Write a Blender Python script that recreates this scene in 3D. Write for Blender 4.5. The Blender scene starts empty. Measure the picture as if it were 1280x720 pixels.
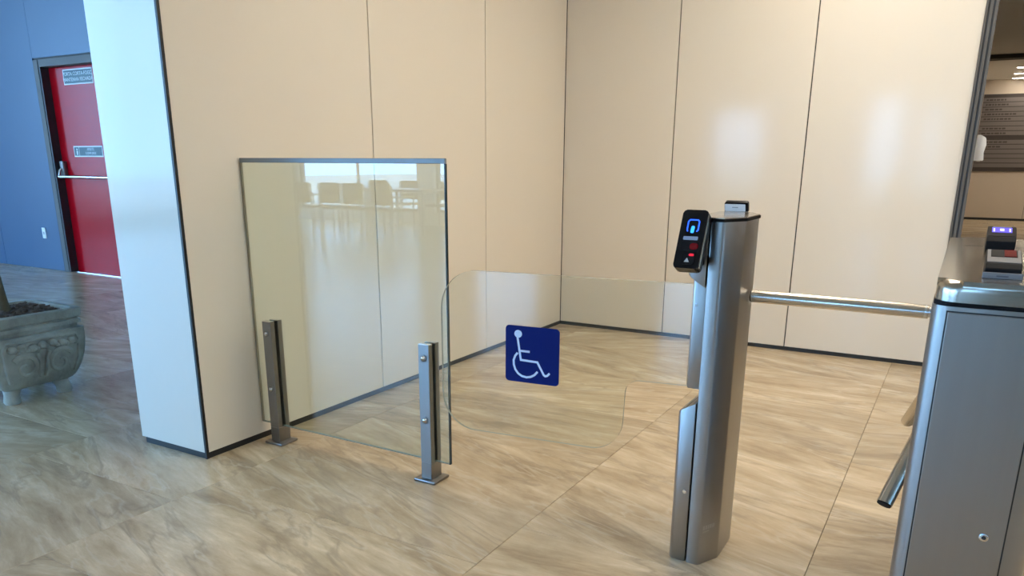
import bpy, bmesh, math, random
from mathutils import Vector, Matrix
random.seed(7)
S = bpy.context.scene
C = S.collection
PI = math.pi

# ------------------------------------------------------------------ camera
CAMZ = 1.2
cam_d = bpy.data.cameras.new('camera')
cam = bpy.data.objects.new('camera', cam_d); C.objects.link(cam)
F_PX, YAW, PITCH, ROLL = 959.4, .522186, .2807716, .0053814
cam_d.sensor_width = 36; cam_d.lens = F_PX / 1280 * 36
cam_d.shift_y = 120 / 1280          # the picture is the upper part of a taller exposure
cam_d.clip_start = .05; cam_d.clip_end = 200
fw = Vector((-math.sin(YAW), math.cos(YAW), 0)); rt = Vector((math.cos(YAW), math.sin(YAW), 0)); up = Vector((0, 0, 1))
Fv = fw * math.cos(PITCH) - up * math.sin(PITCH); Uv = fw * math.sin(PITCH) + up * math.cos(PITCH)
r2 = rt * math.cos(ROLL) + Uv * math.sin(ROLL); u2 = -rt * math.sin(ROLL) + Uv * math.cos(ROLL)
M4 = Matrix((r2, u2, -Fv)).transposed().to_4x4(); M4.translation = (0, 0, CAMZ)
cam.matrix_world = M4
S.camera = cam

# ------------------------------------------------------------------ world, sun, exposure
S.view_settings.view_transform = 'Standard'; S.view_settings.look = 'None'
S.view_settings.gamma = 1; S.view_settings.use_curve_mapping = False
S.view_settings.exposure = 0.12
SKY = 14.5
LAMP = 13.0
W = bpy.data.worlds.new('sky'); S.world = W; W.use_nodes = True
nt = W.node_tree; bg = nt.nodes['Background']
tc = nt.nodes.new('ShaderNodeTexCoord'); sp = nt.nodes.new('ShaderNodeSeparateXYZ'); rp = nt.nodes.new('ShaderNodeValToRGB')
nt.links.new(tc.outputs['Generated'], sp.inputs[0]); nt.links.new(sp.outputs['Z'], rp.inputs[0])
rp.color_ramp.elements[0].position = 0; rp.color_ramp.elements[0].color = (.29, .57, 1, 1)
rp.color_ramp.elements[1].position = .6; rp.color_ramp.elements[1].color = (.24, .50, 1, 1)
nt.links.new(rp.outputs[0], bg.inputs[0]); bg.inputs[1].default_value = SKY
SUN_V = Vector((.05, -.35, -.93)).normalized()     # the way the sunlight travels
sl = bpy.data.lights.new('sun_offscreen', 'SUN'); sl.energy = 20; sl.angle = .009; sl.color = (1, .97, .92)
so = bpy.data.objects.new('sun_offscreen', sl); C.objects.link(so)
so.rotation_euler = SUN_V.to_track_quat('-Z', 'Y').to_euler(); so.location = (3, 6, 9)


# ------------------------------------------------------------------ materials
def new_mat(name):
    m = bpy.data.materials.new(name); m.use_nodes = True
    return m, m.node_tree, m.node_tree.nodes['Principled BSDF']


def mat(name, col, rough=.5, metal=0, spec=.5, emit=None, es=0, bump=0, bscale=60, var=0, vscale=3, stretch=None, aniso=0, coat=0):
    m, t, b = new_mat(name)
    b.inputs['Base Color'].default_value = (*col, 1); b.inputs['Roughness'].default_value = rough
    b.inputs['Metallic'].default_value = metal; b.inputs['Specular IOR Level'].default_value = spec
    b.inputs['Anisotropic'].default_value = aniso; b.inputs['Coat Weight'].default_value = coat
    b.inputs['Coat Roughness'].default_value = .05
    if emit:
        b.inputs['Emission Color'].default_value = (*emit, 1); b.inputs['Emission Strength'].default_value = es
    if bump or var:
        co = t.nodes.new('ShaderNodeTexCoord'); mp = t.nodes.new('ShaderNodeMapping')
        t.links.new(co.outputs['Object'], mp.inputs[0])
        if stretch: mp.inputs['Scale'].default_value = stretch
        if var:
            n = t.nodes.new('ShaderNodeTexNoise'); n.inputs['Scale'].default_value = vscale; n.inputs['Detail'].default_value = 5
            t.links.new(mp.outputs[0], n.inputs['Vector'])
            r = t.nodes.new('ShaderNodeValToRGB')
            r.color_ramp.elements[0].position = .3; r.color_ramp.elements[1].position = .7
            r.color_ramp.elements[0].color = (*[c * (1 - var) for c in col], 1); r.color_ramp.elements[1].color = (*[min(1, c * (1 + var)) for c in col], 1)
            t.links.new(n.outputs[0], r.inputs[0]); t.links.new(r.outputs[0], b.inputs['Base Color'])
        if bump:
            n2 = t.nodes.new('ShaderNodeTexNoise'); n2.inputs['Scale'].default_value = bscale; n2.inputs['Detail'].default_value = 4
            t.links.new(mp.outputs[0], n2.inputs['Vector'])
            bp = t.nodes.new('ShaderNodeBump'); bp.inputs['Strength'].default_value = bump; bp.inputs['Distance'].default_value = .01
            t.links.new(n2.outputs[0], bp.inputs['Height']); t.links.new(bp.outputs[0], b.inputs['Normal'])
    return m


def glass_mat(name, tint, refl=1.0):
    """thin sheet glass: Schlick reflection over tinted transmission, the same from both sides"""
    m = bpy.data.materials.new(name); m.use_nodes = True; t = m.node_tree; t.nodes.clear()
    out = t.nodes.new('ShaderNodeOutputMaterial'); mix = t.nodes.new('ShaderNodeMixShader')
    tr = t.nodes.new('ShaderNodeBsdfTransparent'); tr.inputs[0].default_value = (*tint, 1)
    gl = t.nodes.new('ShaderNodeBsdfGlossy'); gl.inputs['Roughness'].default_value = 0.0; gl.inputs[0].default_value = (1, 1, 1, 1)
    lw = t.nodes.new('ShaderNodeLayerWeight'); lw.inputs[0].default_value = .5
    pw = t.nodes.new('ShaderNodeMath'); pw.operation = 'POWER'; pw.inputs[1].default_value = 5
    ma = t.nodes.new('ShaderNodeMath'); ma.operation = 'MULTIPLY_ADD'; ma.inputs[1].default_value = .95 * refl; ma.inputs[2].default_value = .042 * refl
    t.links.new(lw.outputs['Facing'], pw.inputs[0]); t.links.new(pw.outputs[0], ma.inputs[0]); t.links.new(ma.outputs[0], mix.inputs[0])
    t.links.new(tr.outputs[0], mix.inputs[1]); t.links.new(gl.outputs[0], mix.inputs[2]); t.links.new(mix.outputs[0], out.inputs[0])
    return m


def stone_mat(name, tiled):
    """polished brown-grey veined stone, each tile cut from another place of the block"""
    m, t, b = new_mat(name); N = t.nodes.new; L = t.links.new
    co = N('ShaderNodeTexCoord'); oi = N('ShaderNodeObjectInfo')
    geo = N('ShaderNodeNewGeometry')
    mp = N('ShaderNodeMapping'); mp.inputs['Scale'].default_value = (1, 1, 1)
    src = co.outputs['Object'] if tiled else geo.outputs['Position']
    if tiled:
        ad = N('ShaderNodeVectorMath'); ad.operation = 'MULTIPLY_ADD'
        cmb = N('ShaderNodeCombineXYZ')
        L(oi.outputs['Random'], cmb.inputs[0]); L(oi.outputs['Random'], cmb.inputs[1]); L(oi.outputs['Random'], cmb.inputs[2])
        ad.inputs[1].default_value = (71, 37, 53); L(cmb.outputs[0], ad.inputs[0]); L(src, ad.inputs[2])
        rot = N('ShaderNodeVectorRotate'); rot.rotation_type = 'Z_AXIS'
        ml = N('ShaderNodeMath'); ml.operation = 'MULTIPLY_ADD'; ml.inputs[1].default_value = .9; ml.inputs[2].default_value = -.5
        L(oi.outputs['Random'], ml.inputs[0]); L(ml.outputs[0], rot.inputs['Angle']); L(ad.outputs[0], rot.inputs['Vector'])
        vec = rot.outputs[0]
    else:
        vec = src
    # stretched along the bedding
    st = N('ShaderNodeMapping'); st.inputs['Scale'].default_value = (.7, 3.0, 1); L(vec, st.inputs[0])
    wn = N('ShaderNodeTexNoise'); wn.inputs['Scale'].default_value = 1.3; wn.inputs['Detail'].default_value = 3; L(st.outputs[0], wn.inputs['Vector'])
    wa = N('ShaderNodeVectorMath'); wa.operation = 'MULTIPLY_ADD'; wa.inputs[1].default_value = (.4, .4, .4)
    L(wn.outputs['Color'], wa.inputs[0]); L(st.outputs[0], wa.inputs[2])
    n1 = N('ShaderNodeTexNoise'); n1.inputs['Scale'].default_value = 2.6; n1.inputs['Detail'].default_value = 10; n1.inputs['Roughness'].default_value = .68
    L(wa.outputs[0], n1.inputs['Vector'])
    r1 = N('ShaderNodeValToRGB'); e = r1.color_ramp.elements
    e[0].position = .33; e[0].color = (.33, .245, .152, 1); e[1].position = .67; e[1].color = (.70, .59, .425, 1)
    k = e.new(.43); k.color = (.45, .35, .225, 1); k = e.new(.56); k.color = (.56, .448, .303, 1)
    L(n1.outputs[0], r1.inputs[0])
    # thin veins, dark and light
    n2 = N('ShaderNodeTexNoise'); n2.inputs['Scale'].default_value = 1.1; n2.inputs['Detail'].default_value = 6; n2.inputs['Roughness'].default_value = .55
    n2.inputs['Distortion'].default_value = .6; L(wa.outputs[0], n2.inputs['Vector'])
    a2 = N('ShaderNodeMath'); a2.operation = 'SUBTRACT'; a2.inputs[1].default_value = .5; L(n2.outputs[0], a2.inputs[0])
    b2 = N('ShaderNodeMath'); b2.operation = 'ABSOLUTE'; L(a2.outputs[0], b2.inputs[0])
    c2 = N('ShaderNodeMapRange'); c2.inputs[1].default_value = 0; c2.inputs[2].default_value = .022; c2.inputs[3].default_value = .45; c2.inputs[4].default_value = 0
    L(b2.outputs[0], c2.inputs[0])
    m1 = N('ShaderNodeMix'); m1.data_type = 'RGBA'; L(c2.outputs[0], m1.inputs[0]); L(r1.outputs[0], m1.inputs[6]); m1.inputs[7].default_value = (.26, .205, .15, 1)
    n3 = N('ShaderNodeTexNoise'); n3.inputs['Scale'].default_value = 2.2; n3.inputs['Detail'].default_value = 5; L(wa.outputs[0], n3.inputs['Vector'])
    a3 = N('ShaderNodeMath'); a3.operation = 'SUBTRACT'; a3.inputs[1].default_value = .57; L(n3.outputs[0], a3.inputs[0])
    b3 = N('ShaderNodeMath'); b3.operation = 'ABSOLUTE'; L(a3.outputs[0], b3.inputs[0])
    c3 = N('ShaderNodeMapRange'); c3.inputs[1].default_value = 0; c3.inputs[2].default_value = .02; c3.inputs[3].default_value = .42; c3.inputs[4].default_value = 0
    L(b3.outputs[0], c3.inputs[0])
    m2 = N('ShaderNodeMix'); m2.data_type = 'RGBA'; L(c3.outputs[0], m2.inputs[0]); L(m1.outputs[2], m2.inputs[6]); m2.inputs[7].default_value = (.62, .54, .41, 1)
    n4 = N('ShaderNodeTexNoise'); n4.inputs['Scale'].default_value = 9; n4.inputs['Detail'].default_value = 8; n4.inputs['Roughness'].default_value = .7
    L(wa.outputs[0], n4.inputs['Vector'])
    r4 = N('ShaderNodeMapRange'); r4.inputs[1].default_value = .3; r4.inputs[2].default_value = .7; r4.inputs[3].default_value = .88; r4.inputs[4].default_value = 1.10
    L(n4.outputs[0], r4.inputs[0])
    m4 = N('ShaderNodeMix'); m4.data_type = 'RGBA'; m4.blend_type = 'MULTIPLY'; m4.inputs[0].default_value = 1
    L(m2.outputs[2], m4.inputs[6]); L(r4.outputs[0], m4.inputs[7])
    last = m4.outputs[2]
    # tone of the single slab
    hs = N('ShaderNodeHueSaturation'); L(last, hs.inputs['Color'])
    if tiled:
        mv = N('ShaderNodeMath'); mv.operation = 'MULTIPLY'; mv.inputs[1].default_value = 7.31; L(oi.outputs['Random'], mv.inputs[0])
        fr = N('ShaderNodeMath'); fr.operation = 'FRACT'; L(mv.outputs[0], fr.inputs[0])
        vr = N('ShaderNodeMapRange'); vr.inputs[3].default_value = .87; vr.inputs[4].default_value = 1.13; L(fr.outputs[0], vr.inputs[0]); L(vr.outputs[0], hs.inputs['Value'])
    last = hs.outputs[0]
    if not tiled:
        bk = N('ShaderNodeTexBrick'); bk.inputs['Scale'].default_value = 1; bk.inputs['Brick Width'].default_value = .9; bk.inputs['Row Height'].default_value = .65
        bk.inputs['Mortar Size'].default_value = .004; bk.inputs['Color1'].default_value = (1, 1, 1, 1); bk.inputs['Color2'].default_value = (.86, .86, .86, 1)
        bk.inputs['Mortar'].default_value = (.5, .45, .4, 1); L(geo.outputs['Position'], bk.inputs['Vector'])
        mm = N('ShaderNodeMix'); mm.data_type = 'RGBA'; mm.blend_type = 'MULTIPLY'; mm.inputs[0].default_value = 1
        L(last, mm.inputs[6]); L(bk.outputs[0], mm.inputs[7]); last = mm.outputs[2]
    L(last, b.inputs['Base Color'])
    b.inputs['Roughness'].default_value = .24; b.inputs['Specular IOR Level'].default_value = .5
    return m


MT = dict(
    tile=stone_mat('veined_stone_tile', True), slab=stone_mat('veined_stone_floor', False),
    joint=mat('tile_joint', (.22, .175, .13), .8),
    panel=mat('cream_laminate', (.80, .735, .63), .09, spec=.3, coat=.0, bump=.004, bscale=2.5),
    dark=mat('black_plinth', (.012, .014, .017), .45),
    reveal=mat('dark_joint', (.03, .028, .026), .6),
    plaster=mat('white_plaster', (.78, .76, .72), .8), ceil=mat('ceiling_white', (.80, .78, .74), .85),
    beige=mat('beige_laminate', (.60, .52, .43), .35),
    blue=mat('slate_blue_laminate', (.036, .092, .185), .38, var=.05, vscale=.7),
    alu=mat('grey_aluminium', (.115, .11, .105), .5, spec=.3), alud=mat('dark_aluminium', (.05, .055, .062), .45, metal=.4),
    red=mat('red_enamel', (.45, .003, .010), .2, spec=.15),
    chrome=mat('bar_steel', (.78, .80, .82), .18, metal=1), handle=mat('handle_grey', (.22, .21, .2), .4, metal=.5),
    steel=mat('brushed_steel', (.37, .36, .345), .33, metal=1, var=.02, vscale=40, stretch=(1, 1, .02)),
    steeld=mat('post_steel', (.27, .265, .26), .36, metal=1, var=.02, vscale=40, stretch=(1, 1, .02)),
    tube=mat('polished_steel', (.62, .58, .52), .2, metal=1), lid=mat('lid_steel', (.47, .43, .37), .2, metal=1),
    black=mat('black_plastic', (.005, .005, .006), .28, spec=.25), blackm=mat('black_matt', (.006, .006, .007), .6, spec=.15),
    silver=mat('silver_plastic', (.20, .20, .21), .45, metal=.3), white=mat('white_plastic', (.80, .79, .77), .35),
    sgrey=mat('grey_print', (.40, .385, .37), .5), pgrey=mat('dark_grey_print', (.10, .10, .105), .5),
    sblue=mat('sign_blue', (.0006, .010, .125), .6, spec=.15), swhite=mat('sign_white', (.66, .76, .92), .6, spec=.2),
    gp=glass_mat('panel_glass', (.885, .940, .925), 1.1), gg=glass_mat('gate_glass', (.955, .975, .955), 1.0), wg=glass_mat('window_glass', (.93, .96, .95), .5),
    gedge=mat('glass_edge_dark', (.02, .035, .04), .15), gedgel=mat('glass_edge_light', (.30, .34, .30), .2), gtan=mat('glass_edge_tan', (.36, .30, .22), .3),
    gcap=mat('glass_top_edge', (.20, .235, .26), .25),
    icon=mat('blue_screen_icon', (.01, .05, .5), .4, emit=(.02, .10, 1), es=2.2), iconl=mat('blue_screen_light', (.05, .2, .6), .4, emit=(.02, .28, 1), es=2.0),
    icong=mat('screen_grey', (.12, .15, .22), .4, emit=(.22, .34, .55), es=.35),
    redl=mat('red_sensor', (.10, .0, .004), .2, emit=(.5, .0, .01), es=.06), redh=mat('red_glow', (.4, .0, .02), .3, emit=(.9, .03, .06), es=.6),
    purple=mat('purple_screen', (.03, .02, .2), .3, emit=(.13, .10, .75), es=1.0), purplel=mat('purple_screen_light', (.4, .4, .8), .3, emit=(.5, .5, 1), es=1.2),
    pot=mat('weathered_concrete', (.36, .365, .32), .9, bump=.5, bscale=40, var=.38, vscale=7),
    bark=mat('bark_chip', (.11, .075, .055), .9, var=.4, vscale=25), trunk=mat('trunk_bark', (.12, .09, .05), .9, bump=.5, bscale=30, var=.3, vscale=14),
    leaf=mat('leaf_green', (.05, .12, .03), .5), lawn=mat('pale_paving', (.30, .32, .29), .9, var=.3, vscale=1),
    platec=mat('plate_green', (.010, .06, .075), .4), pwhite=mat('plate_white', (.75, .78, .80), .5),
    lamp=mat('lamp_diffuser', (.9, .85, .75), .5, emit=(1, .90, .75), es=LAMP),
    lampc=mat('corridor_diffuser', (.9, .85, .75), .5, emit=(1, .90, .75), es=LAMP * 1.9),
    dirb=mat('directory_grey', (.17, .15, .142), .5), dirh=mat('directory_dark', (.05, .04, .037), .5), dirt=mat('directory_print', (.07, .058, .052), .6),
    wood=mat('table_wood', (.30, .21, .14), .4), seat=mat('chair_fabric', (.22, .17, .14), .8), legm=mat('chair_metal', (.35, .34, .33), .35, metal=.8),
)


# ------------------------------------------------------------------ mesh helpers
class B:
    def __init__(s): s.bm = bmesh.new()

    def box(s, x0, x1, y0, y1, z0, z1, mi=0):
        r = bmesh.ops.create_cube(s.bm, size=1)
        for v in r['verts']:
            v.co = Vector(((x0 + x1) / 2 + v.co.x * (x1 - x0), (y0 + y1) / 2 + v.co.y * (y1 - y0), (z0 + z1) / 2 + v.co.z * (z1 - z0)))
        for f in set(f for v in r['verts'] for f in v.link_faces): f.material_index = mi
        return s

    def prism(s, pts, z0, z1, top=None, bot=None):
        """plan polygon (ccw) raised from z0 to z1; top/bot may be functions of x, y"""
        lo = [s.bm.verts.new((x, y, bot(x, y) if bot else z0)) for x, y in pts]
        hi = [s.bm.verts.new((x, y, top(x, y) if top else z1)) for x, y in pts]
        n = len(pts); s.bm.faces.new(lo[::-1]); s.bm.faces.new(hi)
        for i in range(n): s.bm.faces.new((lo[i], lo[(i + 1) % n], hi[(i + 1) % n], hi[i]))
        return s

    def sheet(s, pts, d, O, U, V, Nn, side_mi=None):
        """outline pts (u, v) in the frame O, U, V given thickness d along Nn"""
        a = [s.bm.verts.new(O + U * u + V * v) for u, v in pts]
        b = [s.bm.verts.new(O + U * u + V * v + Nn * d) for u, v in pts]
        n = len(pts); s.bm.faces.new(a[::-1]); s.bm.faces.new(b)
        for i in range(n):
            f = s.bm.faces.new((a[i], a[(i + 1) % n], b[(i + 1) % n], b[i]))
            if side_mi is not None: f.material_index = side_mi
        return s

    def tube(s, path, rad, n=16, cap=True, flat=None):
        path = [Vector(p) for p in path]; rings = []
        rads = rad if isinstance(rad, (list, tuple)) else [rad] * len(path)
        ref = None
        for i, p in enumerate(path):
            d = (path[min(i + 1, len(path) - 1)] - path[max(i - 1, 0)]).normalized()
            if ref is None: ref = Vector((0, 0, 1)) if abs(d.z) < .9 else Vector((1, 0, 0))
            a = d.cross(ref).normalized(); b_ = a.cross(d).normalized(); ref = b_
            rings.append([s.bm.verts.new(p + (a * math.cos(2 * PI * k / n) + b_ * math.sin(2 * PI * k / n)) * rads[i]) for k in range(n)])
        for r0, r1 in zip(rings, rings[1:]):
            for k in range(n): s.bm.faces.new((r0[k], r0[(k + 1) % n], r1[(k + 1) % n], r1[k]))
        if cap: s.bm.faces.new(rings[0][::-1]); s.bm.faces.new(rings[-1])
        return s

    def ball(s, c, r, sc=(1, 1, 1), seg=12):
        q = bmesh.ops.create_uvsphere(s.bm, u_segments=seg, v_segments=max(6, seg // 2), radius=r)
        for v in q['verts']: v.co = Vector(c) + Vector((v.co.x * sc[0], v.co.y * sc[1], v.co.z * sc[2]))
        return s

    def bevel(s, w, seg=2, filt=None):
        es = [e for e in s.bm.edges if (filt is None or filt(e))]
        bmesh.ops.bevel(s.bm, geom=es, offset=w, segments=seg, profile=.5, affect='EDGES', clamp_overlap=True)
        return s

    def build(s, name, mats, parent=None, smooth=False, loc=None):
        bmesh.ops.recalc_face_normals(s.bm, faces=s.bm.faces)
        me = bpy.data.meshes.new(name); s.bm.to_mesh(me); s.bm.free()
        for m in (mats if isinstance(mats, (list, tuple)) else [mats]): me.materials.append(MT[m] if isinstance(m, str) else m)
        if smooth:
            for p in me.polygons: p.use_smooth = True
            try: me.set_sharp_from_angle(angle=math.radians(38))
            except Exception: pass
        o = bpy.data.objects.new(name, me); C.objects.link(o)
        if parent: o.parent = parent
        if loc: o.location = loc
        return o


def empty(name, loc=(0, 0, 0), rz=0):
    o = bpy.data.objects.new(name, None); C.objects.link(o); o.location = loc; o.rotation_euler = (0, 0, rz); o.empty_display_size = .05
    return o


def tag(o, label, cat, group=None):
    o['label'] = label; o['category'] = cat
    if group: o['group'] = group
    return o


def struct(o, label=None, cat=None):
    o['kind'] = 'structure'
    if label: o['label'] = label
    if cat: o['category'] = cat
    return o


def keep(parent, child):
    """parent a part built in world coordinates"""
    child.parent = parent; child.matrix_parent_inverse = (Matrix.Translation(parent.location) @ parent.rotation_euler.to_matrix().to_4x4()).inverted()
    return child


def fillet(pts, rads, n=8):
    out = []; N = len(pts)
    for i in range(N):
        p = Vector(pts[i]); a = Vector(pts[i - 1]) - p; b = Vector(pts[(i + 1) % N]) - p; r = rads[i]
        if r <= 0: out.append(tuple(p)); continue
        la, lb = a.length, b.length; a.normalize(); b.normalize(); ang = a.angle(b); t = min(r / math.tan(ang / 2), la * .49 if rads[i - 1] > 0 else la, lb * .49 if rads[(i + 1) % N] > 0 else lb)
        rr = t * math.tan(ang / 2); bis = (a + b).normalized(); cc = p + bis * (rr / math.sin(ang / 2))
        s0 = p + a * t - cc; s1 = p + b * t - cc; a0 = math.atan2(s0.y, s0.x); a1 = math.atan2(s1.y, s1.x); d = (a1 - a0 + PI) % (2 * PI) - PI
        for k in range(n + 1):
            th = a0 + d * k / n; out.append((cc.x + rr * math.cos(th), cc.y + rr * math.sin(th)))
    return out


def text(name, body, size, m, parent, mw, align='LEFT', extrude=.0004):
    cu = bpy.data.curves.new(name, 'FONT'); cu.body = body; cu.size = size; cu.extrude = extrude; cu.align_x = align; cu.align_y = 'CENTER'
    tmp = bpy.data.objects.new(name, cu); C.objects.link(tmp); bpy.context.view_layer.update()
    me = bpy.data.meshes.new_from_object(tmp.evaluated_get(bpy.context.evaluated_depsgraph_get()))
    bpy.data.objects.remove(tmp); me.materials.clear(); me.materials.append(MT[m])
    o = bpy.data.objects.new(name, me); C.objects.link(o)
    me.transform(mw)
    if parent: keep(parent, o)
    return o


def frame_mat(O, U, V, Nn):
    m = Matrix((U, V, Nn)).transposed().to_4x4(); m.translation = O; return m


CH = 3.0            # ceiling height
CHL = 4.6           # unseen ceiling of the left hall, raised to bring more daylight in
XL, YB = -2.6, 5.26  # faces of the panelled walls
YF, XO, YR, XR = 4.98, -14.0, -8.0, 3.2   # blue wall, outer facade, rear facade, right wall
YE = 20.9            # end of the corridor

# ------------------------------------------------------------------ floor
cols = [-9.64, -8.73, -7.82, -6.91, -6.0, -5.09, -4.18, -3.28, -2.37, -1.16, -.265, .635, 1.535, 2.435]
rows = {}
special = {7: [-.97, -.32, .33, .98, 1.626, 2.276, 2.926, 3.576, 4.226, 4.876, 5.526], 8: [-.8, -.15, .5, 1.15, 1.80, 2.745, 3.39, 4.04, 4.69, 5.34],
           9: [-.51, .14, .79, 1.44, 2.09, 2.745, 3.39, 4.04, 4.69, 5.34], 10: [-.75, -.17, .41, .99, 1.57, 2.15, 2.73, 3.31, 3.92, 4.49, 5.07, 5.65]}
YT0, YT1 = -1.0, 5.6
fl = B()
fl.box(XO - .3, XR + .3, YR - .3, YT0, -.2, 0); fl.box(XO - .3, XR + .3, YT1, YE + .3, -.2, 0)
fl.box(XO - .3, cols[0], YT0, YT1, -.2, 0); fl.box(cols[-1], XR + .3, YT0, YT1, -.2, 0)
fl.box(cols[0], cols[-1], YT0, YT1, -.2, -.009, 1)
floor = struct(fl.build('floor', ['slab', 'joint']), 'polished brown-grey veined stone floor of large slabs', 'floor')
tile_mesh = {}


def tile(x0, x1, y0, y1):
    w, h = round(x1 - x0 - .0018, 4), round(y1 - y0 - .0018, 4)
    if h < .05: return
    if (w, h) not in tile_mesh:
        b = B().box(-w / 2, w / 2, -h / 2, h / 2, -.0088, 0)
        b.bevel(.0006, 1, lambda e: all(v.co.z > -.001 for v in e.verts))
        o = b.build('floor_tile', 'tile'); tile_mesh[(w, h)] = o.data
    else:
        o = bpy.data.objects.new('floor_tile', tile_mesh[(w, h)]); C.objects.link(o)
    o.location = ((x0 + x1) / 2, (y0 + y1) / 2, 0); o.parent = floor


for ci in range(len(cols) - 1):
    ys = special.get(ci)
    if ys is None:
        off = (ci * .37) % .65; ys = [YT0 - .65 + off + .65 * k for k in range(13)]
    ys = [YT0] + [y for y in ys if YT0 + .05 < y < YT1 - .05] + [YT1]
    for y0, y1 in zip(ys, ys[1:]): tile(cols[ci], cols[ci + 1], y0, y1)

# ------------------------------------------------------------------ ceiling
cb = B().box(-3.02, XR + .3, YR - .3, YE + .3, CH, CH + .02).box(XO - .3, -3.02, YR - .3, YF + .4, CHL, CHL + .02)  # the part over the left hall is set higher for extra daylight
struct(cb.build('ceiling', 'ceil'), 'plain white ceiling', 'ceiling')
struct(B().box(-3.02, -2.92, YR, YF + .4, CH + .021, CHL).build('wall_upper_added', 'plaster'), 'added white upper wall closing the left hall raised for daylight', 'wall')  # added out of view, fills the step up to the raised hall ceiling

# ------------------------------------------------------------------ panelled walls
PB = .026           # foot of the panels
PT = .012           # their thickness


def panel(parent, x0, x1, y0, y1, name='wall_panel', m='panel'):
    return B().box(x0, x1, y0, y1, PB, CH - .002).bevel(.0012, 1).build(name, m, parent)


wall_left = struct(B().box(-3.005, XL - PT, 1.975, YB + .25, 0, CH).build('wall_left', 'reveal'), 'cream panelled wall whose blue-lit end stands free on the floor', 'wall')
G = .0035
for y0, y1 in ((1.973, 3.12), (3.12, 4.18), (4.18, YB)):
    panel(wall_left, XL - PT, XL, y0 + G, y1 - (G if y1 < YB else .004))
panel(wall_left, -3.022, XL - .010, 1.963, 1.975)
for y0, y1 in ((1.975, 3.12), (3.12, 4.18), (4.18, YB + .25)): panel(wall_left, -3.017, -3.005, y0 + G, y1 - G)
B().box(XL - .0095, XL + .001, 1.9625, 1.9755, 0, CH - .002).build('corner_strip', 'dark', wall_left)
bl = B().box(-3.0, XL - .002, 1.966, 1.9745, .0, .0255).box(XL - .0115, XL - .002, 1.9745, YB - .001, .0, .0255)
struct(bl.build('baseboard_left', 'dark'), 'black recessed plinth under the left panelled wall', 'baseboard')

wall_back = struct(B().box(XL - .011, -.062, YB + PT, YB + .24, 0, CH).build('wall_back', 'reveal'), 'cream glossy panelled wall behind the swing gate', 'wall')
for x0, x1 in ((XL, -1.779), (-1.779, -.925), (-.925, -.0615)):
    panel(wall_back, x0 + (G if x0 > XL else .003), x1 - (G if x1 < -.1 else 0), YB, YB + PT)
struct(B().box(XL - .0015, -.062, YB + .002, YB + .0115, 0, .0255).build('baseboard_back', 'dark'), 'black recessed plinth under the back panelled wall', 'baseboard')
tr = B()
tr.box(-.061, -.002, YB - .004, YB + .24, 0, CH - .002, 0)
for i, (a, b_) in enumerate(((-.0605, -.050), (-.041, -.026), (-.016, -.002))): tr.box(a, b_, YB - .016, YB - .004, 0, CH - .002, 0)
tr.box(-.050, -.041, YB - .0055, YB - .0040, 0, CH - .002, 1); tr.box(-.026, -.016, YB - .0055, YB - .0040, 0, CH - .002, 1)
struct(tr.build('trim_1', ['alu', 'alud']), 'ribbed dark grey aluminium jamb at the end of the back wall', 'door frame')

# corridor beyond the back wall
struct(B().box(-.3, -.062, YB + .24, YE, 0, CH).build('wall_corridor', 'beige'), 'beige side wall of the long corridor', 'wall')
we = struct(B().box(-.3, XR + .3, YE + .012, YE + .3, 0, CH).build('wall_end', 'reveal'), 'beige panelled wall at the far end of the corridor', 'wall')
for x0, x1 in ((-.06, 1.12), (1.12, 2.3), (2.3, XR)): B().box(x0 + .004, x1 - .004, YE, YE + .012, .05, CH - .002).build('wall_panel', 'beige', we)
struct(B().box(-.06, XR, YE - .004, YE + .010, 0, .05).build('baseboard_end', 'dark'), 'black plinth at the far end of the corridor', 'baseboard')
bh = struct(B().box(-.06, XR, 16.2, 16.5, 2.93, CH - .003).build('trim_2', 'reveal'), 'dark bulkhead across the corridor ceiling', 'bulkhead')

# far wall with the blue panels and the fire door
wf = struct(B().box(XO, -8.62, YF + .012, YF + .3, 0, CHL).box(-7.52, -3.02, YF + .012, YF + .3, 0, CHL).box(-8.62, -7.52, YF + .012, YF + .3, 2.16, CHL).build('wall_far', 'reveal'), 'slate blue panelled wall beside the red fire door', 'wall')
for x0, x1 in ((XO, -12.26), (-12.26, -11.06), (-11.06, -9.86), (-9.86, -8.672)):
    B().box(x0 + .003, x1 - .003, YF, YF + .012, .004, CHL - .002).build('wall_panel', 'blue', wf)
for x0, x1 in ((-7.45, -6.3), (-6.3, -5.2), (-5.2, -4.1), (-4.1, -3.03)):
    B().box(x0 + .003, x1 - .003, YF, YF + .012, .004, CHL - .002).build('wall_panel', 'blue', wf)
B().box(-8.672, -7.45, YF, YF + .012, 2.22, CHL - .002).build('wall_panel', 'blue', wf)
f = B()
for a, b_, mi, y in ((-8.672, -8.645, 1, YF - .002), (-8.645, -8.575, 0, YF - .012), (-8.575, -8.55, 1, YF - .006)):
    f.box(a, b_, y, YF + .10, 0, 2.2, mi)
for a, b_, mi, y in ((-7.46, -7.485, 1, YF - .002), (-7.485, -7.53, 0, YF - .012), (-7.53, -7.55, 1, YF - .006)):
    f.box(b_, a, y, YF + .10, 0, 2.2, mi)
f.box(-8.55, -7.55, YF - .012, YF + .10, 2.13, 2.2, 0)
struct(f.build('trim_3', ['alu', 'alud']), 'dark aluminium frame around the red fire door', 'door frame')
YD = 5.06
door = struct(B().box(-8.548, -7.552, YD, YD + .05, .008, 2.128).bevel(.003, 1).build('door_1', 'red'), 'glossy red fire door with a steel panic bar', 'door')
B().box(-8.548, -7.552, YD - .05, YD + .05, 0, .007).build('threshold', 'chrome', door)
bz = 1.03
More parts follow.
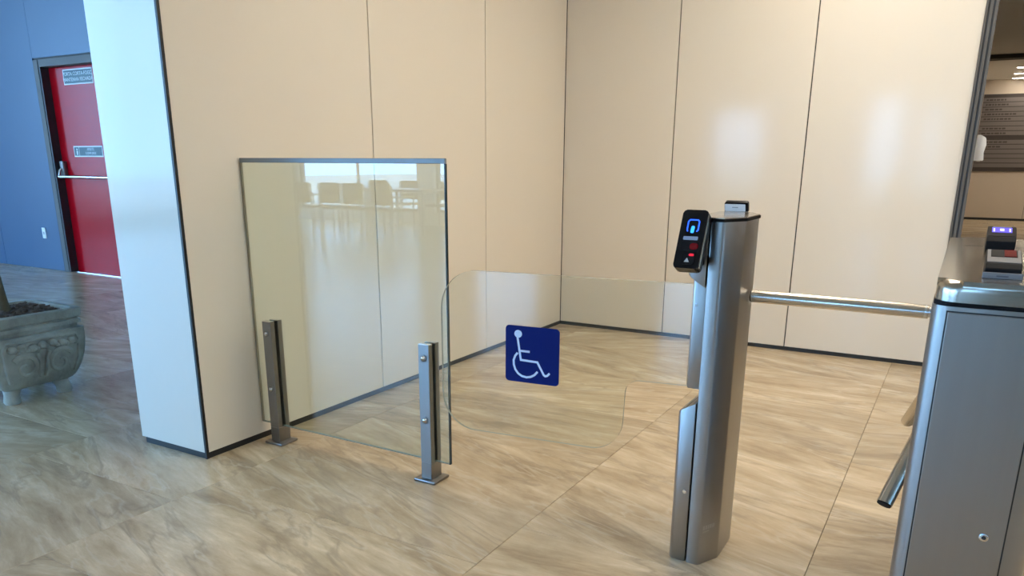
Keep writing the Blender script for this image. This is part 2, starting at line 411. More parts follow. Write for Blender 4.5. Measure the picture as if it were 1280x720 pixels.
B().tube([(-8.50, YD - .085, bz), (-7.60, YD - .085, bz)], .017, 12).build('panic_bar', 'chrome', door, True)
for bx in (-8.50, -7.60):
    hsg = B().prism(fillet([(bx - .035, YD - .05), (bx + .035, YD - .05), (bx + .035, YD), (bx - .035, YD)], [.015, .015, 0, 0], 4), bz - .01, bz + .16).bevel(.008, 2).build('bar_housing', 'handle', door, True)
    B().tube([(bx, YD - .03, bz + .10), (bx, YD - .07, bz + .06), (bx, YD - .085, bz)], .014, 10).build('bar_arm', 'chrome', hsg, True)


def door_plate(x0, x1, z0, z1, lines, pic):
    pl = B().box(x0, x1, YD - .003, YD, z0, z1).build('notice_plate', 'pwhite', door)
    h = z1 - z0
    B().box(x0 + .012, x1 - .012, YD - .0045, YD - .003, z0 + .012, z1 - .012).build('notice_field', 'platec', pl)
    tx = x0 + .03
    if pic:
        q = B(); cx = x0 + .06
        q.ball((cx, YD - .005, z1 - .035), .011, (1, .1, 1)); q.box(cx - .012, cx + .012, YD - .0056, YD - .0046, z0 + .045, z1 - .05)
        q.box(cx - .012, cx - .002, YD - .0056, YD - .0046, z0 + .02, z0 + .045); q.box(cx + .004, cx + .012, YD - .0056, YD - .0046, z0 + .02, z0 + .045)
        q.box(x0 + .095, x0 + .10, YD - .0056, YD - .0046, z0 + .012, z1 - .012)
        q.build('pictogram', 'pwhite', pl); tx = x0 + .125
    for i, s_ in enumerate(lines):
        zz = z1 - h * (.5 + (i - (len(lines) - 1) / 2) * .36)
        o = text('notice_text', s_, h * .33, 'pwhite', None, frame_mat(Vector((tx + (x1 - .03 - tx) / 2, YD - .0048, zz)), Vector((1, 0, 0)), Vector((0, 0, 1)), Vector((0, -1, 0))), 'CENTER')
        o.parent = pl


door_plate(-8.30, -7.80, 1.235, 1.345, ('APERTE', 'E EMPURRE'), True)
door_plate(-8.30, -7.80, 1.95, 2.10, ('PORTA CORTA-FOGO', 'MANTENHA FECHADA'), False)
sw = empty('wall_socket', (-8.96, YF, .41)); tag(sw, 'small white socket plate low on the blue wall', 'socket')
keep(sw, B().box(-8.995, -8.925, YF - .009, YF, .35, .47).bevel(.004, 2).build('plate', 'white'))
keep(sw, B().box(-8.972, -8.948, YF - .011, YF - .009, .395, .425).build('outlet', 'sgrey'))


# outer facades: window walls
def facade(name, axis, at, a0, a1, wins, label, CH=CH):
    """a wall along axis with full-height windows (a, b, sill, head)"""
    w = B(); t0, t1 = (at - .25, at)

    def bx(b, s0, s1, z0, z1, u0=t0, u1=t1):
        if s1 - s0 < 1e-3 or z1 - z0 < 1e-3: return
        if axis == 'x': b.box(s0, s1, u0, u1, z0, z1)
        else: b.box(u0, u1, s0, s1, z0, z1)
    cur = a0
    for a, b_, sill, head in sorted(wins):
        bx(w, cur, a, 0, CH); bx(w, a, b_, 0, sill); bx(w, a, b_, head, CH); cur = b_
    bx(w, cur, a1, 0, CH)
    struct(w.build(name, 'plaster'), label, 'wall')
    global WN
    for a, b_, sill, head in sorted(wins):
        WN += 1; fr = B(); e = .05
        bx(fr, a, a + e, sill, head, at - .16, at - .09); bx(fr, b_ - e, b_, sill, head, at - .16, at - .09)
        bx(fr, a + e, b_ - e, sill, sill + e, at - .16, at - .09); bx(fr, a + e, b_ - e, head - e, head, at - .16, at - .09)
        n = max(1, round((b_ - a) / 1.5))
        for k in range(1, n): c = a + (b_ - a) * k / n; bx(fr, c - .02, c + .02, sill + e, head - e, at - .15, at - .10)
        rail = 1.28 if sill < 1.2 and (b_ - a) < 2.5 else None
        if rail: bx(fr, a + e, b_ - e, rail - .02, rail + .02, at - .14, at - .11)
        wo = struct(fr.build('window_%d' % WN, 'alud'), 'window in the %s' % label, 'window')
        pn = B(); bx(pn, a + .03, b_ - .03, sill + .03, head - .03, at - .128, at - .122); pn.build('pane', 'wg', wo)


WN = 0
facade('wall_rear_hall', 'x', YR, XO - .25, -3.02, [(-12.6, -9.4, .25, 4.2), (-9.0, -6.4, .25, 4.2), (-5.35, -4.15, .42, 2.43)], 'white rear wall of the hall raised for daylight, with heightened windows', CHL)  # the two wide windows are made taller to light the hall floor
facade('wall_rear', 'x', YR, -3.02, XR, [(-2.05, -1.32, .44, 2.6), (-.98, -.66, .44, 2.45)], 'white rear wall with tall windows')
facade('wall_outer', 'y', XO, YR, YF + .3, [(-7.5, -4.4, .2, 4.3), (-4.1, -1.4, .2, 4.3), (-1.1, 1.6, .2, 4.3)], 'white outer wall with a long row of windows heightened for daylight', CHL)  # window heads lifted with the raised ceiling, for more sky light
struct(B().box(XR, XR + .25, YR - .25, YE, 0, CH).build('wall_right', 'plaster'), 'plain white wall to the right of the turnstiles', 'wall')
struct(B().box(XO - 40, XR + 30, YR - 60, YR - .3, -.3, -.08).box(XO - 60, XO - .3, YR - .3, YE, -.3, -.08).build('terrace', 'lawn'), 'pale paved terrace outside the windows', 'ground')


# ------------------------------------------------------------------ ceiling lights
def ceiling_light(x, y, w=.6, d=.6, label='', z=CH):
    t = empty('ceiling_light_offscreen', (x, y, z)); tag(t, label, 'ceiling light', 'square ceiling light panels')
    b = B()
    for x0, x1, y0, y1 in ((-w / 2 - .03, w / 2 + .03, -d / 2 - .03, -d / 2), (-w / 2 - .03, w / 2 + .03, d / 2, d / 2 + .03), (-w / 2 - .03, -w / 2, -d / 2, d / 2), (w / 2, w / 2 + .03, -d / 2, d / 2)): b.box(x0, x1, y0, y1, -.025, 0)
    b.build('frame', 'white', t)
    B().box(-w / 2, w / 2, -d / 2, d / 2, -.018, -.004).build('diffuser', 'lamp', t)
    return t


for i, (x, y) in enumerate(((-.9, 2.6), (.3, 2.6), (-.6, 3.6), (-.6, 4.45), (1.3, 2.2), (1.3, 4.2), (1.0, -.2))):
    ceiling_light(x, y, label='square warm ceiling light panel above the turnstile hall')
for y in (8, 18.3, 19.5, 20.5):       # three seen in the photograph, one nearer above the frame
    t = empty('linear_light_offscreen' if y < 8.4 else 'linear_light', (1.6, y, CH)); tag(t, 'slim warm light strip across the corridor ceiling', 'ceiling light', 'corridor light strips')
    B().box(-1.15, 1.5, -.05, .05, -.02, 0).build('housing', 'white', t); B().box(-1.13, 1.48, -.04, .04, -.026, -.0202).build('diffuser', 'lampc', t)

# ------------------------------------------------------------------ glass panel held by two posts
YG = 2.275
PX0, PX1, PZ0, PZ1 = XL + .003, -1.578, .080, 1.213
gp = empty('glass_screen', ((PX0 + PX1) / 2, YG, PZ0)); tag(gp, 'tall frameless glass screen standing in two slotted posts beside the panelled wall', 'glass screen')
keep(gp, B().box(PX0 + .004, PX1 - .004, YG - .005, YG + .005, PZ0 + .003, PZ1 - .018).build('pane', 'gp'))
keep(gp, B().box(PX0, PX1, YG - .0062, YG + .0062, PZ1 - .018, PZ1).bevel(.002, 1).build('top_edge', 'gcap'))
keep(gp, B().box(PX1 - .004, PX1 + .0005, YG - .0055, YG + .0055, PZ0, PZ1 - .018).build('side_edge', 'gedge'))
keep(gp, B().box(PX0, PX0 + .004, YG - .0055, YG + .0055, PZ0, PZ1 - .018).build('wall_edge', 'gtan'))
keep(gp, B().box(PX0 + .004, PX1 - .004, YG - .005, YG + .005, PZ0, PZ0 + .003).build('bottom_edge', 'gedgel'))


def post(x, y, label):
    t = empty('clamp_post', (x, y, 0)); tag(t, label, 'post', 'slotted steel posts of the glass screen')
    B().box(-.05, .05, -.05, .05, 0, .012).bevel(.004, 2).build('base_plate', 'steeld', t, True)
    B().box(-.0245, .0245, -.033, .033, .0122, .077).bevel(.0015, 1).build('foot_block', 'steeld', t)
    for s, nm in ((-1, 'front_bar'), (1, 'back_bar')):
        y0, y1 = (-.033, -.0085) if s < 0 else (.0085, .033)
        B().box(-.0245, .0245, y0, y1, .0772, .548).bevel(.0015, 1).build(nm, 'steeld', t)
        B().box(-.0235, .0235, y0 + .001, y1 - .001, .5482, .550).build('bar_cap', 'chrome', t)
    for z in (.497, .253):
        b = B().tube([(0, -.0332, z), (0, -.0360, z), (0, -.0368, z)], [.0145, .0145, .0125], 20).build('washer', 'handle', t, True)
        B().tube([(0, -.0369, z), (0, -.040, z), (0, -.0425, z)], [.0095, .0085, .005], 14).build('bolt', 'tube', t, True)
        B().tube([(0, .0332, z), (0, .038, z)], .010, 14).build('bolt', 'tube', t, True)
    return t


post(-2.492, YG, 'slotted steel post at the panelled wall end of the glass screen')
post(-1.672, YG, 'slotted steel post at the free end of the glass screen, beside the swing gate')

# ------------------------------------------------------------------ gate pedestal
pd = empty('gate_pedestal', (-.59, 2.30, 0)); tag(pd, 'slim faceted grey steel pedestal carrying the glass swing gate', 'pedestal')
shell = [(-.603, 2.143), (-.565, 2.143), (-.525, 2.222), (-.525, 2.378), (-.565, 2.457), (-.603, 2.457)]
vert = lambda e: abs(e.verts[0].co.z - e.verts[1].co.z) > .2
keep(pd, B().prism(shell, 0.0, 1.046).bevel(.006, 2, vert).build('body', 'steel', None, True))
keep(pd, B().box(-.640, -.6035, 2.16, 2.44, .012, .50).build('inner_core', 'blackm'))
keep(pd, B().box(-.640, -.6035, 2.16, 2.44, .89, 1.045).build('inner_core', 'blackm'))
side = [(-.661, 2.158), (-.650, 2.145), (-.6065, 2.145), (-.6065, 2.455), (-.650, 2.455), (-.661, 2.442)]
lowh = keep(pd, B().prism(side, .0, .5, top=lambda x, y: .486 + (x + .661) * .62).bevel(.0035, 2).build('lower_housing', 'steel', None, True))
keep(pd, B().prism(side, .86, 1.046, bot=lambda x, y: .895 - (x + .661) * .62).bevel(.003, 2).build('upper_housing', 'steel', None, True))
lk = keep(pd, B().tube([(-.622, 2.1448, .235), (-.622, 2.142, .235)], .0062, 16).tube([(-.622, 2.1418, .235), (-.622, 2.1405, .235)], .004, 12).build('lock', 'chrome', None, True))
capp = [(-.664, 2.155), (-.652, 2.140), (-.565, 2.140), (-.522, 2.221), (-.522, 2.379), (-.565, 2.460), (-.652, 2.460), (-.664, 2.445)]
keep(pd, B().prism(capp, 1.0462, 1.0545).build('cap_seal', 'blackm'))
keep(pd, B().prism([(-.595 + (x + .595) * .97, 2.3 + (y - 2.3) * .985) for x, y in capp], 1.0546, 1.0575).build('cap_plate', 'lid'))
# worn maker's mark on the front bevel: one bold row, one fine row
Uc = Vector((.040, .079, 0)).normalized(); Nc = Vector((Uc.y, -Uc.x, 0)); Oc = Vector((-.565, 2.143, .115)) + Nc * .0004 + Uc * .012
mk = B()
for i, (a, w) in enumerate(((0, .0085), (.0105, .008), (.0205, .007), (.029, .009), (.040, .011))):
    mk.sheet([(a, 0), (a + w, 0), (a + w, .013), (a, .013)], .0004, Oc, Uc, Vector((0, 0, 1)), Nc)
mk.sheet([(0, -.009), (.028, -.009), (.028, -.005), (0, -.005)], .0004, Oc, Uc, Vector((0, 0, 1)), Nc)
keep(pd, mk.build('maker_mark', 'sgrey'))

# ------------------------------------------------------------------ glass swing gate
GL = Vector((-1.553, 2.197, 0)); GR = Vector((-.668, 2.290, 0)); GU = (GR - GL).normalized(); GN = Vector((GU.y, -GU.x, 0)); GLEN = (GR - GL).length
gt = empty('swing_gate', (-.64, 2.295, .53)); tag(gt, 'low clear glass swing gate with a blue wheelchair sign', 'gate')
out = fillet([(0, .268), (.672, .272), (.680, .524), (GLEN, .528), (GLEN, .849), (0, .845)], [.13, .11, .045, 0, 0, .14], 10)
O = GL - GN * -.005
keep(gt, B().sheet(out, .010, GL - GN * .005, GU, Vector((0, 0, 1)), GN, 1).build('pane', ['gg', 'gedgel']))
hubp = [(-.667, 2.235), (-.655, 2.205), (-.6095, 2.205), (-.6095, 2.40), (-.655, 2.40), (-.667, 2.37)]
keep(gt, B().prism(hubp, .545, .86, top=lambda x, y: .885 - (x + .661) * .62).bevel(.003, 2).build('hub_column', 'steel', None, True))
keep(gt, B().tube([(-.645, 2.2049, .80), (-.645, 2.2025, .80)], .005, 12).build('screw', 'chrome', None, True))
# the sign
sx0 = .252; sw_, sh_ = .197, .197; sz0 = .473
sO = GL + GU * sx0 + Vector((0, 0, sz0)) + GN * .0055
sq = fillet([(0, 0), (sw_, 0), (sw_, sh_), (0, sh_)], [.014] * 4, 6)
sg = keep(gt, B().sheet(sq, .0015, sO, GU, Vector((0, 0, 1)), GN).build('wheelchair_sign', 'sblue'))
sg['label'] = 'blue square wheelchair sign with rounded corners'
pO = sO + GN * .0016


def stroke(b, pts, w=.0075):
    P = [Vector(p) for p in pts]; L_, R_ = [], []
    for i, p in enumerate(P):
        a = (P[i] - P[i - 1]).normalized() if i else (P[1] - P[0]).normalized(); c = (P[i + 1] - P[i]).normalized() if i < len(P) - 1 else a
        n1 = Vector((-a.y, a.x)); n2 = Vector((-c.y, c.x)); m_ = (n1 + n2).normalized(); k = w / 2 / max(.5, m_.dot(n1))
        L_.append(p + m_ * k); R_.append(p - m_ * k)
    for i in range(len(P) - 1): b.sheet([tuple(R_[i]), tuple(R_[i + 1]), tuple(L_[i + 1]), tuple(L_[i])], .0005, pO, GU, Vector((0, 0, 1)), GN)


def pm(x, y):
    u = (x - 104) / 500; v = (y - (82 + 36 * u)) / 527
    return (u * sw_, (1 - v) * sh_)


pic = B(); hc = pm(223, 166)
pic.sheet([(hc[0] + .0140 * math.cos(a * PI / 12), hc[1] + .0133 * math.sin(a * PI / 12)) for a in range(24)], .0005, pO, GU, Vector((0, 0, 1)), GN)
stroke(pic, [pm(217, 195), pm(250, 409), pm(405, 426), pm(466, 543), pm(480, 553), pm(497, 549), pm(519, 526)])
stroke(pic, [pm(237, 323), pm(333, 331)])
wc = pm(300, 455); r_ = .0500
stroke(pic, [pm(219, 343), pm(196, 372), pm(182, 412), pm(184, 455), pm(198, 500), pm(226, 538), pm(262, 562), pm(305, 572), pm(345, 566), pm(380, 547), pm(408, 515)])
pic.build('pictogram', 'swhite', sg)


# ------------------------------------------------------------------ readers on the pedestal
def reader_front():
    t = empty('fingerprint_reader', (-.632, 2.142, .96)); tag(t, 'black fingerprint reader with a lit blue icon on the pedestal', 'fingerprint reader')
    U = Vector((1, .02, 0)).normalized(); V = Vector((0, .068, .150)).normalized(); Nn = U.cross(V)   # facing the user, leaning back
    O = Vector((-.669, 2.035, .928)); w, h = .070, .166
    o_ = fillet([(0, 0), (w, 0), (w, h), (0, h)], [.010] * 4, 5)
    bd = B().sheet(o_, -.038, O, U, V, Nn).bevel(.002, 1).build('body', 'black', None, True); keep(t, bd)
    keep(t, B().sheet([(w + .0002, .004), (w + .0022, .004), (w + .0022, h - .012), (w + .0002, h - .012)], -.006, O - Nn * .004, U, V, Nn).build('edge_strip', 'chrome'))

    def part(name, pts, m, d=.0008, off=.0003): return keep(t, B().sheet(pts, d, O + Nn * off, U, V, Nn).build(name, m))
    # bracket-shaped icon with a finger
    ic = B(); q = [(.022, .105), (.020, .109), (.020, .132), (.024, .137), (.046, .137), (.050, .132), (.050, .109), (.047, .105)]
    global pO, GU, GN
    sv = (pO, GU, GN)
    for a, b_ in zip(q, q[1:]):
        a, b_ = Vector(a), Vector(b_); d = (b_ - a).normalized(); n = Vector((-d.y, d.x)) * .0016; e = d * .0008
        ic.sheet([tuple(a - e - n), tuple(b_ + e - n), tuple(b_ + e + n), tuple(a - e + n)], .0006, O + Nn * .0003, U, V, Nn)
    keep(t, ic.build('screen_icon', 'icon'))
    part('finger_icon', fillet([(.030, .100), (.039, .100), (.040, .120), (.031, .120)], [.003, .003, .0045, .0045], 4), 'iconl')
    part('status_line', fillet([(.014, .080), (.054, .080), (.054, .090), (.014, .090)], [.002] * 4, 2), 'icong')
    part('sensor_window', [(.012, .050), (.060, .050), (.060, .074), (.012, .074)], 'blackm')
    part('sensor_window_glow', fillet([(.036, .053), (.059, .053), (.059, .071), (.036, .071)], [.008] * 4, 4), 'redl', .0008, .0013)
    part('finger_rest', fillet([(.020, .010), (.056, .010), (.054, .044), (.022, .044)], [.008] * 4, 4), 'blackm', .003)
    part('scan_light', fillet([(.038, .034), (.054, .034), (.052, .041), (.040, .041)], [.003] * 4, 3), 'redh', .0008, .0034)
    part('arrow_mark', [(.029, .017), (.043, .017), (.036, .029)], 'sgrey', .0006, .0034)
    # arm down to the pedestal
    keep(t, B().box(-.655, -.613, 2.07, 2.1425, .925, .952).bevel(.003, 1).build('bracket', 'blackm'))
    return t


reader_front()
rr = empty('fingerprint_reader', (-.616, 2.44, 1.058)); tag(rr, 'black reader with a white back label on the far edge of the pedestal top', 'fingerprint reader')
Ub = Vector((1, 0, 0)); Vb = Vector((0, -.35, .94)).normalized(); Nb = Ub.cross(Vb)
Ob = Vector((-.652, 2.462, 1.0578))
keep(rr, B().sheet(fillet([(0, 0), (.072, 0), (.072, .030), (0, .030)], [0, 0, .006, .006], 4), -.014, Ob, Ub, Vb, Nb).build('body', 'black', None, True))
keep(rr, B().sheet(fillet([(.001, .001), (.064, .001), (.064, .024), (.001, .024)], [.002] * 4, 2), .0008, Ob + Nb * .0003, Ub, Vb, Nb).build('back_label', 'white'))
keep(rr, B().sheet([(.024, .012), (.042, .012), (.042, .0155), (.024, .0155)], .0004, Ob + Nb * .0013, Ub, Vb, Nb).build('label_print', 'sgrey'))

# ------------------------------------------------------------------ tripod turnstile cabinet
X0, X1, Y0, Y1 = -.031, .208, 1.70, 2.79
cab = empty('turnstile_cabinet', ((X0 + X1) / 2, (Y0 + Y1) / 2, 0)); tag(cab, 'wide grey steel turnstile cabinet with tripod arms and a rounded lid', 'turnstile')
pl_ = fillet([(X0, Y0), (X1, Y0), (X1, Y1), (X0, Y1)], [.034] * 4, 8)
keep(cab, B().prism(pl_, .0, .936).build('body', 'steel', None, True))


def frame_line(b, x0, x1, z0, z1, w, y):
    b.box(x0, x0 + w, y - .0006, y + .001, z0, z1); b.box(x1 - w, x1, y - .0006, y + .001, z0, z1); b.box(x0, x1, y - .0006, y + .001, z1 - w, z1); b.box(x0, x1, y - .0006, y + .001, z0, z0 + w)


gl_ = B(); frame_line(gl_, -.004, .164, .08, .928, .0026, Y0); keep(cab, gl_.build('door_gap', 'dark'))
dr = keep(cab, B().box(-.0012, .1612, Y0 - .0022, Y0 - .0001, .0829, .9252).bevel(.0008, 1).build('service_door', 'steel'))
lk = B().tube([(.1265, Y0 - .0023, .476), (.1265, Y0 - .0045, .476), (.1265, Y0 - .0052, .476)], [.0085, .0085, .0068], 22).build('lock', 'chrome', None, True); lk.parent = dr
lk2 = B().tube([(.1265, Y0 - .0053, .476), (.1265, Y0 - .0060, .476)], .0042, 12).build('keyhole', 'alud', None, True); lk2.parent = dr
keep(cab, B().prism([(x * .985 + .00133, (y - 2.245) * .995 + 2.245) for x, y in pl_], .9361, .9450).build('lid_seal', 'blackm'))
ld = B().prism(fillet([(X0 + .003, Y0 - .002), (X1 - .003, Y0 - .002), (X1 - .003, Y1 + .002), (X0 + .003, Y1 + .002)], [.045] * 4, 8), .9451, .986)
ld.bevel(.021, 5, lambda e: all(v.co.z > .985 for v in e.verts))
keep(cab, ld.build('lid', 'lid', None, True))
keep(cab, B().box(.012, X1 - .03, 2.497, 2.500, .9860, .9864).build('lid_seam', 'dark'))
# tripod
TC = Vector((.016, 2.335, .762)); ax = Vector((-1, 0, -1)).normalized(); p1 = Vector((-1, 0, 1)).normalized(); yy = Vector((0, 1, 0))
keep(cab, B().tube([TC - ax * .05, TC - ax * .02, TC + ax * .012, TC + ax * .022], [.06, .06, .05, .03], 28).build('tripod_hub', 'steeld', None, True))
for k, Lk in ((0, .476), (-1, .46), (1, .44)):
    q = p1 if k == 0 else (p1 * -.5 + yy * (k * math.sqrt(3) / 2)); d = (ax + q).normalized(); r0 = TC + q * .08 + d * .0
    if k == 0: d = Vector((-1, 0.0, 0.004)).normalized()
    arm = keep(cab, B().tube([r0 + d * .006, r0 + d * Lk], .0188, 28).build('barrier_arm', 'tube', None, True))
    for nm, a, b_, rd, m_ in (('arm_collar', -.008, .0058, .0150, 'chrome'), ('arm_ring', .010, .016, .0192, 'chrome'), ('arm_neck', -.045, -.0085, .0130, 'blackm'), ('end_cap', Lk + .0002, Lk + .003, .0170, 'blackm')):
        o = B().tube([r0 + d * a, r0 + d * b_], rd, 24).build(nm, m_, None, True); o.parent = arm


# readers on the lid
def lid_reader(x, y, w, dep, hgt, screen, label):
    t = empty('fingerprint_reader', (x, y, .9862)); tag(t, label, 'fingerprint reader')
    # wedge: low front, sloping display on top
    prof = [(-dep / 2, 0), (-dep / 2, hgt * .42), (-dep / 2 + .012, hgt * .62), (dep / 2, hgt), (dep / 2, 0)]
    U, V, Nn = Vector((0, 1, 0)), Vector((0, 0, 1)), Vector((1, 0, 0))
    keepo = B().sheet(prof, w, Vector((-w / 2, 0, 0)), U, V, Nn).bevel(.0015, 1).build('body', 'blackm', t)
    a = Vector((0, -dep / 2 + .012, hgt * .62)); b_ = Vector((0, dep / 2, hgt)); v = (b_ - a).normalized(); n = Vector((1, 0, 0)).cross(v); ln = (b_ - a).length

    def on_top(name, u0, u1, s0, s1, m, d=.0008, off=.0003): return B().sheet(fillet([(u0, s0), (u1, s0), (u1, s1), (u0, s1)], [.0015] * 4, 2), d, a + n * off, Vector((1, 0, 0)), v, n).build(name, m, t)
    if screen == 'red':
        on_top('display_bezel', -w / 2 + .002, w / 2 - .002, .006, ln - .004, 'silver')
        on_top('display', -w / 2 + .008, w / 2 - .008, ln * .42, ln - .008, 'blackm', .0008, .0013)
        on_top('red_sensor', .000, w / 2 - .010, ln * .44, ln - .010, 'redl', .0008, .0022)
        B().box(-w / 2 - .003, w / 2 + .003, -dep / 2 - .006, -dep / 2 - .0003, .0, .012).bevel(.001, 1).build('front_foot', 'silver', t)
        B().box(-.010, .010, -dep / 2 - .0066, -dep / 2 - .0062, .004, .007).build('front_mark', 'pgrey', t)
    else:
        on_top('display_bezel', -w / 2 + .002, w / 2 - .002, .004, ln - .002, 'blackm')
        on_top('display', -w / 2 + .010, w / 2 - .010, ln * .38, ln * .86, 'purple', .0008, .0013)
        for u0, u1, s0, s1 in ((-.020, -.016, .42, .74), (.016, .020, .42, .74), (-.005, .005, .50, .72)): on_top('screen_icon', u0, u1, ln * s0, ln * s1, 'purplel', .0005, .0022)
        on_top('top_light', -w / 2 + .012, w / 2 - .012, ln * .90, ln * .95, 'silver', .0005, .0013)
    return t


lid_reader(.081, 1.835, .062, .11, .046, 'red', 'black reader with a red display on the turnstile lid')
lid_reader(.092, 2.43, .066, .09, .055, 'purple', 'black reader with a lit purple display on the turnstile lid')

# ------------------------------------------------------------------ hand sanitiser dispenser on the jamb
ds = empty('soap_dispenser', (-.0015, 5.38, 1.295)); tag(ds, 'small white rounded dispenser fixed to the dark aluminium jamb', 'dispenser')
prof = fillet([(0, 0), (.050, 0), (.044, .045), (.052, .085), (.046, .125), (.018, .142), (0, .142)], [0, .006, .02, .02, .02, .02, 0], 5)
keep(ds, B().sheet(prof, .10, Vector((-.0015, 5.33, 1.225)), Vector((1, 0, 0)), Vector((0, 0, 1)), Vector((0, 1, 0))).bevel(.004, 2).build('housing', 'white', None, True))
keep(ds, B().box(.014, .032, 5.365, 5.395, 1.219, 1.2248).build('nozzle', 'sgrey'))

# ------------------------------------------------------------------ directory board at the corridor end
db = empty('directory_board', (1.5, YE, 1.07)); tag(db, 'large dark grey directory board of printed rows on the corridor end wall', 'sign')
Zt = 2.70
keep(db, B().box(.0, 2.9, YE - .03, YE - .001, 1.07, Zt).build('board', 'dirh'))
z = Zt - .075; k = 0
while z > 1.08:
    if k == 8: z -= .085
    hh = .100
    if z - hh < 1.07: break
    rw = keep(db, B().box(.005, 2.895, YE - .038, YE - .0302, z - hh + .016, z).build('row', 'dirb'))
    if k < 11 and k not in (5, 10):
        ln = random.uniform(.25, .6)
        q = B(); x = .06
        while x < ln + .06:
            dx = random.uniform(.03, .09); q.box(x, x + dx, YE - .0390, YE - .0382, z - hh * .62, z - hh * .28); x += dx + .016
        o = q.build('row_print', 'dirt'); o.parent = rw
    z -= hh; k += 1

# ------------------------------------------------------------------ planter
PX, PY = -4.215, 2.105
HW = .245
pt = empty('planter', (PX, PY, 0)); tag(pt, 'square weathered grey concrete planter with carved scrolls and small feet', 'planter')


def bulge(z):     # half width by height, .085 to .36
    s = (z - .075) / .285
    return .168 + (HW - .168) * math.sin(min(1, max(0, s)) ** .62 * PI / 2) - .012 * max(0, s - .75)


b = B(); bm = b.bm; n = 9; zs = [.075, .082, .10, .13, .17, .21, .25, .29, .33, .352]
prof = [(z, bulge(z)) for z in zs] + [(.356, .222), (.372, .222), (.376, .236), (.396, .236), (.399, .228), (.406, .228), (.41, .238), (.452, .243), (.456, .238), (.456, .205), (.42, .200)]
rings = []
for z, h in prof: rings.append([bm.verts.new((x, y, z)) for x, y in fillet([(-h, -h), (h, -h), (h, h), (-h, h)], [.035] * 4, 5)])
for a, c in zip(rings, rings[1:]):
    m_ = len(a)
    for i in range(m_): bm.faces.new((a[i], a[(i + 1) % m_], c[(i + 1) % m_], c[i]))
bm.faces.new(rings[0][::-1]); bm.faces.new(rings[-1])
b.build('bowl', 'pot', pt, True)
for sx in (-1, 1):
    for sy in (-1, 1):
        B().tube([(sx * .135, sy * .135, 0), (sx * .135, sy * .135, .012), (sx * .13, sy * .13, .045), (sx * .12, sy * .12, .085)], [.033, .040, .036, .046], 14).build('foot', 'pot', pt, True)


def face_pt(side, u, z, off=.0):
    h = bulge(z) + off
    return [(h, u, z), (u, -h, z), (-h, u, z), (u, h, z)][side]


for side in range(4):
    rl = B()

    def ridge(path, r):
        rl.tube([face_pt(side, u, z, .001) for u, z in path], r, 6)
    fr_ = [(-.165, .125), (-.185, .20), (-.19, .30), (-.175, .328), (0, .332), (.175, .328), (.19, .30), (.185, .20), (.165, .125)]
    ridge(fr_, .010)
    for sgn in (-1, 1):
        sp = []
        for k in range(30):
            a = k / 29 * 3.6 * PI / 1.5; rad = .074 * (1 - k / 34)
            sp.append((sgn * (.088 + rad * math.cos(a + .6) * .95), .192 + rad * math.sin(a + .6)))
        ridge(sp, [.016 * (1 - k / 45) for k in range(30)])
        ridge([(sgn * .012, .13), (sgn * .022, .17), (sgn * .018, .22), (sgn * .03, .262)], .011)
    for i in range(7):
        u = -.15 + .05 * i; c = face_pt(side, u, .296 + .006 * math.sin(i * 2.1), .002)
        rl.ball(c, .025, (1, 1, .8), 8)
        rl.ball(face_pt(side, u + .022, .284, .004), .015, (1, 1, 1), 8)
    rl.build('carved_relief', 'pot', pt, True)

mul = B(); random.seed(3)
for i in range(620):
    x, y = random.uniform(-.177, .177), random.uniform(-.177, .177)
    m3 = Matrix.Translation((PX + x, PY + y, .432 + random.uniform(0, .018))) @ Matrix.Rotation(random.uniform(0, PI), 4, 'Z') @ Matrix.Rotation(random.uniform(-.6, .6), 4, 'X') @ Matrix.Diagonal((random.uniform(.018, .036), random.uniform(.012, .021), random.uniform(.005, .011), 1))
    q = bmesh.ops.create_cube(mul.bm, size=1, matrix=m3)
    for v in q['verts']: v.co += Vector((random.uniform(-.003, .003), random.uniform(-.003, .003), random.uniform(-.002, .002)))
mul.box(PX - .199, PX + .199, PY - .199, PY + .199, .4205, .436)
mo = mul.build('bark_mulch', 'bark'); mo['kind'] = 'stuff'; tag(mo, 'dark brown bark chips filling the concrete planter', 'mulch')
tp = empty('potted_palm', (-4.235, 2.09, .437)); tag(tp, 'slender brown trunk growing from the bark chips in the planter', 'plant')
path = [(-4.235, 2.09, .437), (-4.245, 2.087, .50), (-4.28, 2.08, .75), (-4.36, 2.05, 1.1), (-4.46, 2.0, 1.5), (-4.58, 1.95, 1.8)]
keep(tp, B().tube(path, [.030, .025, .023, .021, .020, .018], 12).build('trunk', 'trunk', None, True))
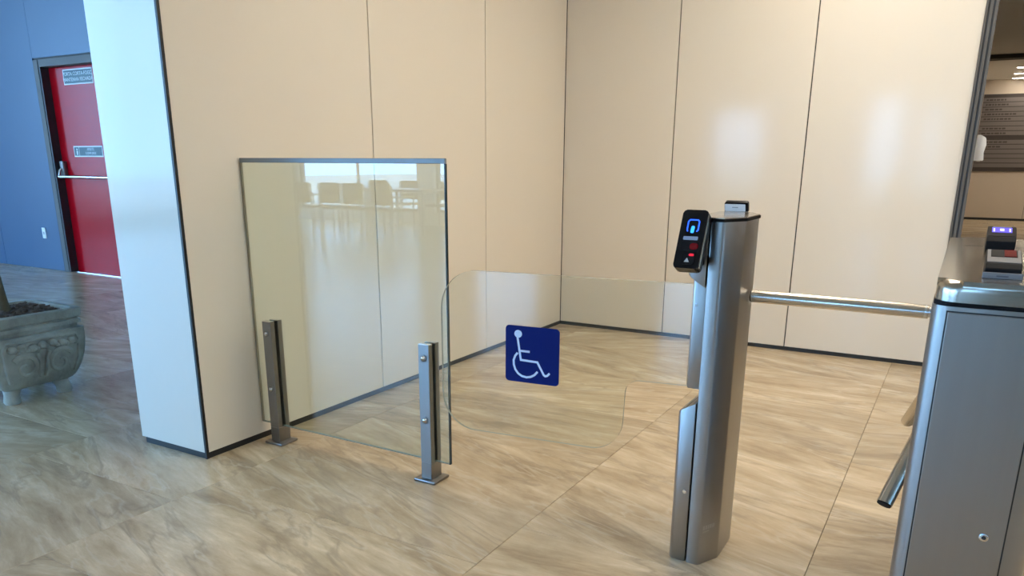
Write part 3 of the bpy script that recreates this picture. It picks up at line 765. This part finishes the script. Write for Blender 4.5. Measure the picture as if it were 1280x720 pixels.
for k in range(9):
    a = k / 9 * 2 * PI + .3; tip = Vector(path[-1]); dv = Vector((math.cos(a), math.sin(a), 0)); sd = Vector((-dv.y, dv.x, 0))
    lf = B(); prev = None
    for i in range(7):
        s_ = i / 6; c = tip + dv * (.34 * s_) + Vector((0, 0, .22 * s_ - .30 * s_ * s_)); w = .022 * math.sin(PI * min(1, s_ * .92 + .06)) + .002
        cur = [lf.bm.verts.new(c + sd * w), lf.bm.verts.new(c + Vector((0, 0, -.006))), lf.bm.verts.new(c - sd * w)]
        if prev:
            lf.bm.faces.new((prev[0], cur[0], cur[1], prev[1])); lf.bm.faces.new((prev[1], cur[1], cur[2], prev[2]))
        prev = cur
    keep(tp, lf.build('leaf', 'leaf', None, True))


# ------------------------------------------------------------------ dining tables and chairs mirrored in the glass
def copy_tree(o, loc, rz):
    c = o.copy(); C.objects.link(c); c.location = loc; c.rotation_euler = (0, 0, rz)
    for ch in list(o.children):
        d = ch.copy(); C.objects.link(d); d.parent = c
    return c


def make_table(loc):
    t = empty('dining_table', loc); tag(t, 'brown wooden dining table on metal legs near the rear windows', 'table', 'dining tables near the rear windows')
    B().box(-.6, .6, -.4, .4, .72, .75).bevel(.004, 1).build('table_top', 'wood', t)
    for sx in (-1, 1):
        for sy in (-1, 1): B().box(sx * .54 - .02, sx * .54 + .02, sy * .34 - .02, sy * .34 + .02, 0, .7198).build('leg', 'legm', t)
    return t


def make_chair(loc, rz):
    t = empty('dining_chair', loc, rz); tag(t, 'brown armchair on metal legs at the dining tables', 'chair', 'chairs at the dining tables')
    B().box(-.24, .24, -.23, .23, .42, .46).bevel(.01, 2).build('seat', 'seat', t, True)
    B().box(-.22, .22, .235, .265, .52, .86).bevel(.01, 2).build('backrest', 'seat', t, True)
    for sx in (-1, 1):
        B().tube([(sx * .255, -.23, 0), (sx * .255, -.23, .64)], .012, 8).build('leg', 'legm', t, True)
        B().tube([(sx * .255, .25, 0), (sx * .255, .25, .84)], .012, 8).build('leg', 'legm', t, True)
        B().tube([(sx * .255, -.235, .652), (sx * .255, .235, .652)], .0125, 8).build('armrest', 'legm', t, True)
    return t


tb = make_table((-8.45, -6.5, 0))
for x, y in ((-9.75, -6.6),): copy_tree(tb, (x, y, 0), 0)
chp = make_chair((-8.85, -5.75, 0), PI)
for x, y, r in ((-8.2, -5.72, PI + .15), (-9.45, -5.85, PI), (-10.05, -5.8, PI + .1), (-8.3, -7.3, 0), (-9.3, -7.35, .1), (-10.0, -7.3, 0)):
    # backs towards the hall for the near row
    copy_tree(chp, (x, y, 0), r + PI if y > -6.4 else r + PI)
chp.rotation_euler = (0, 0, 0)
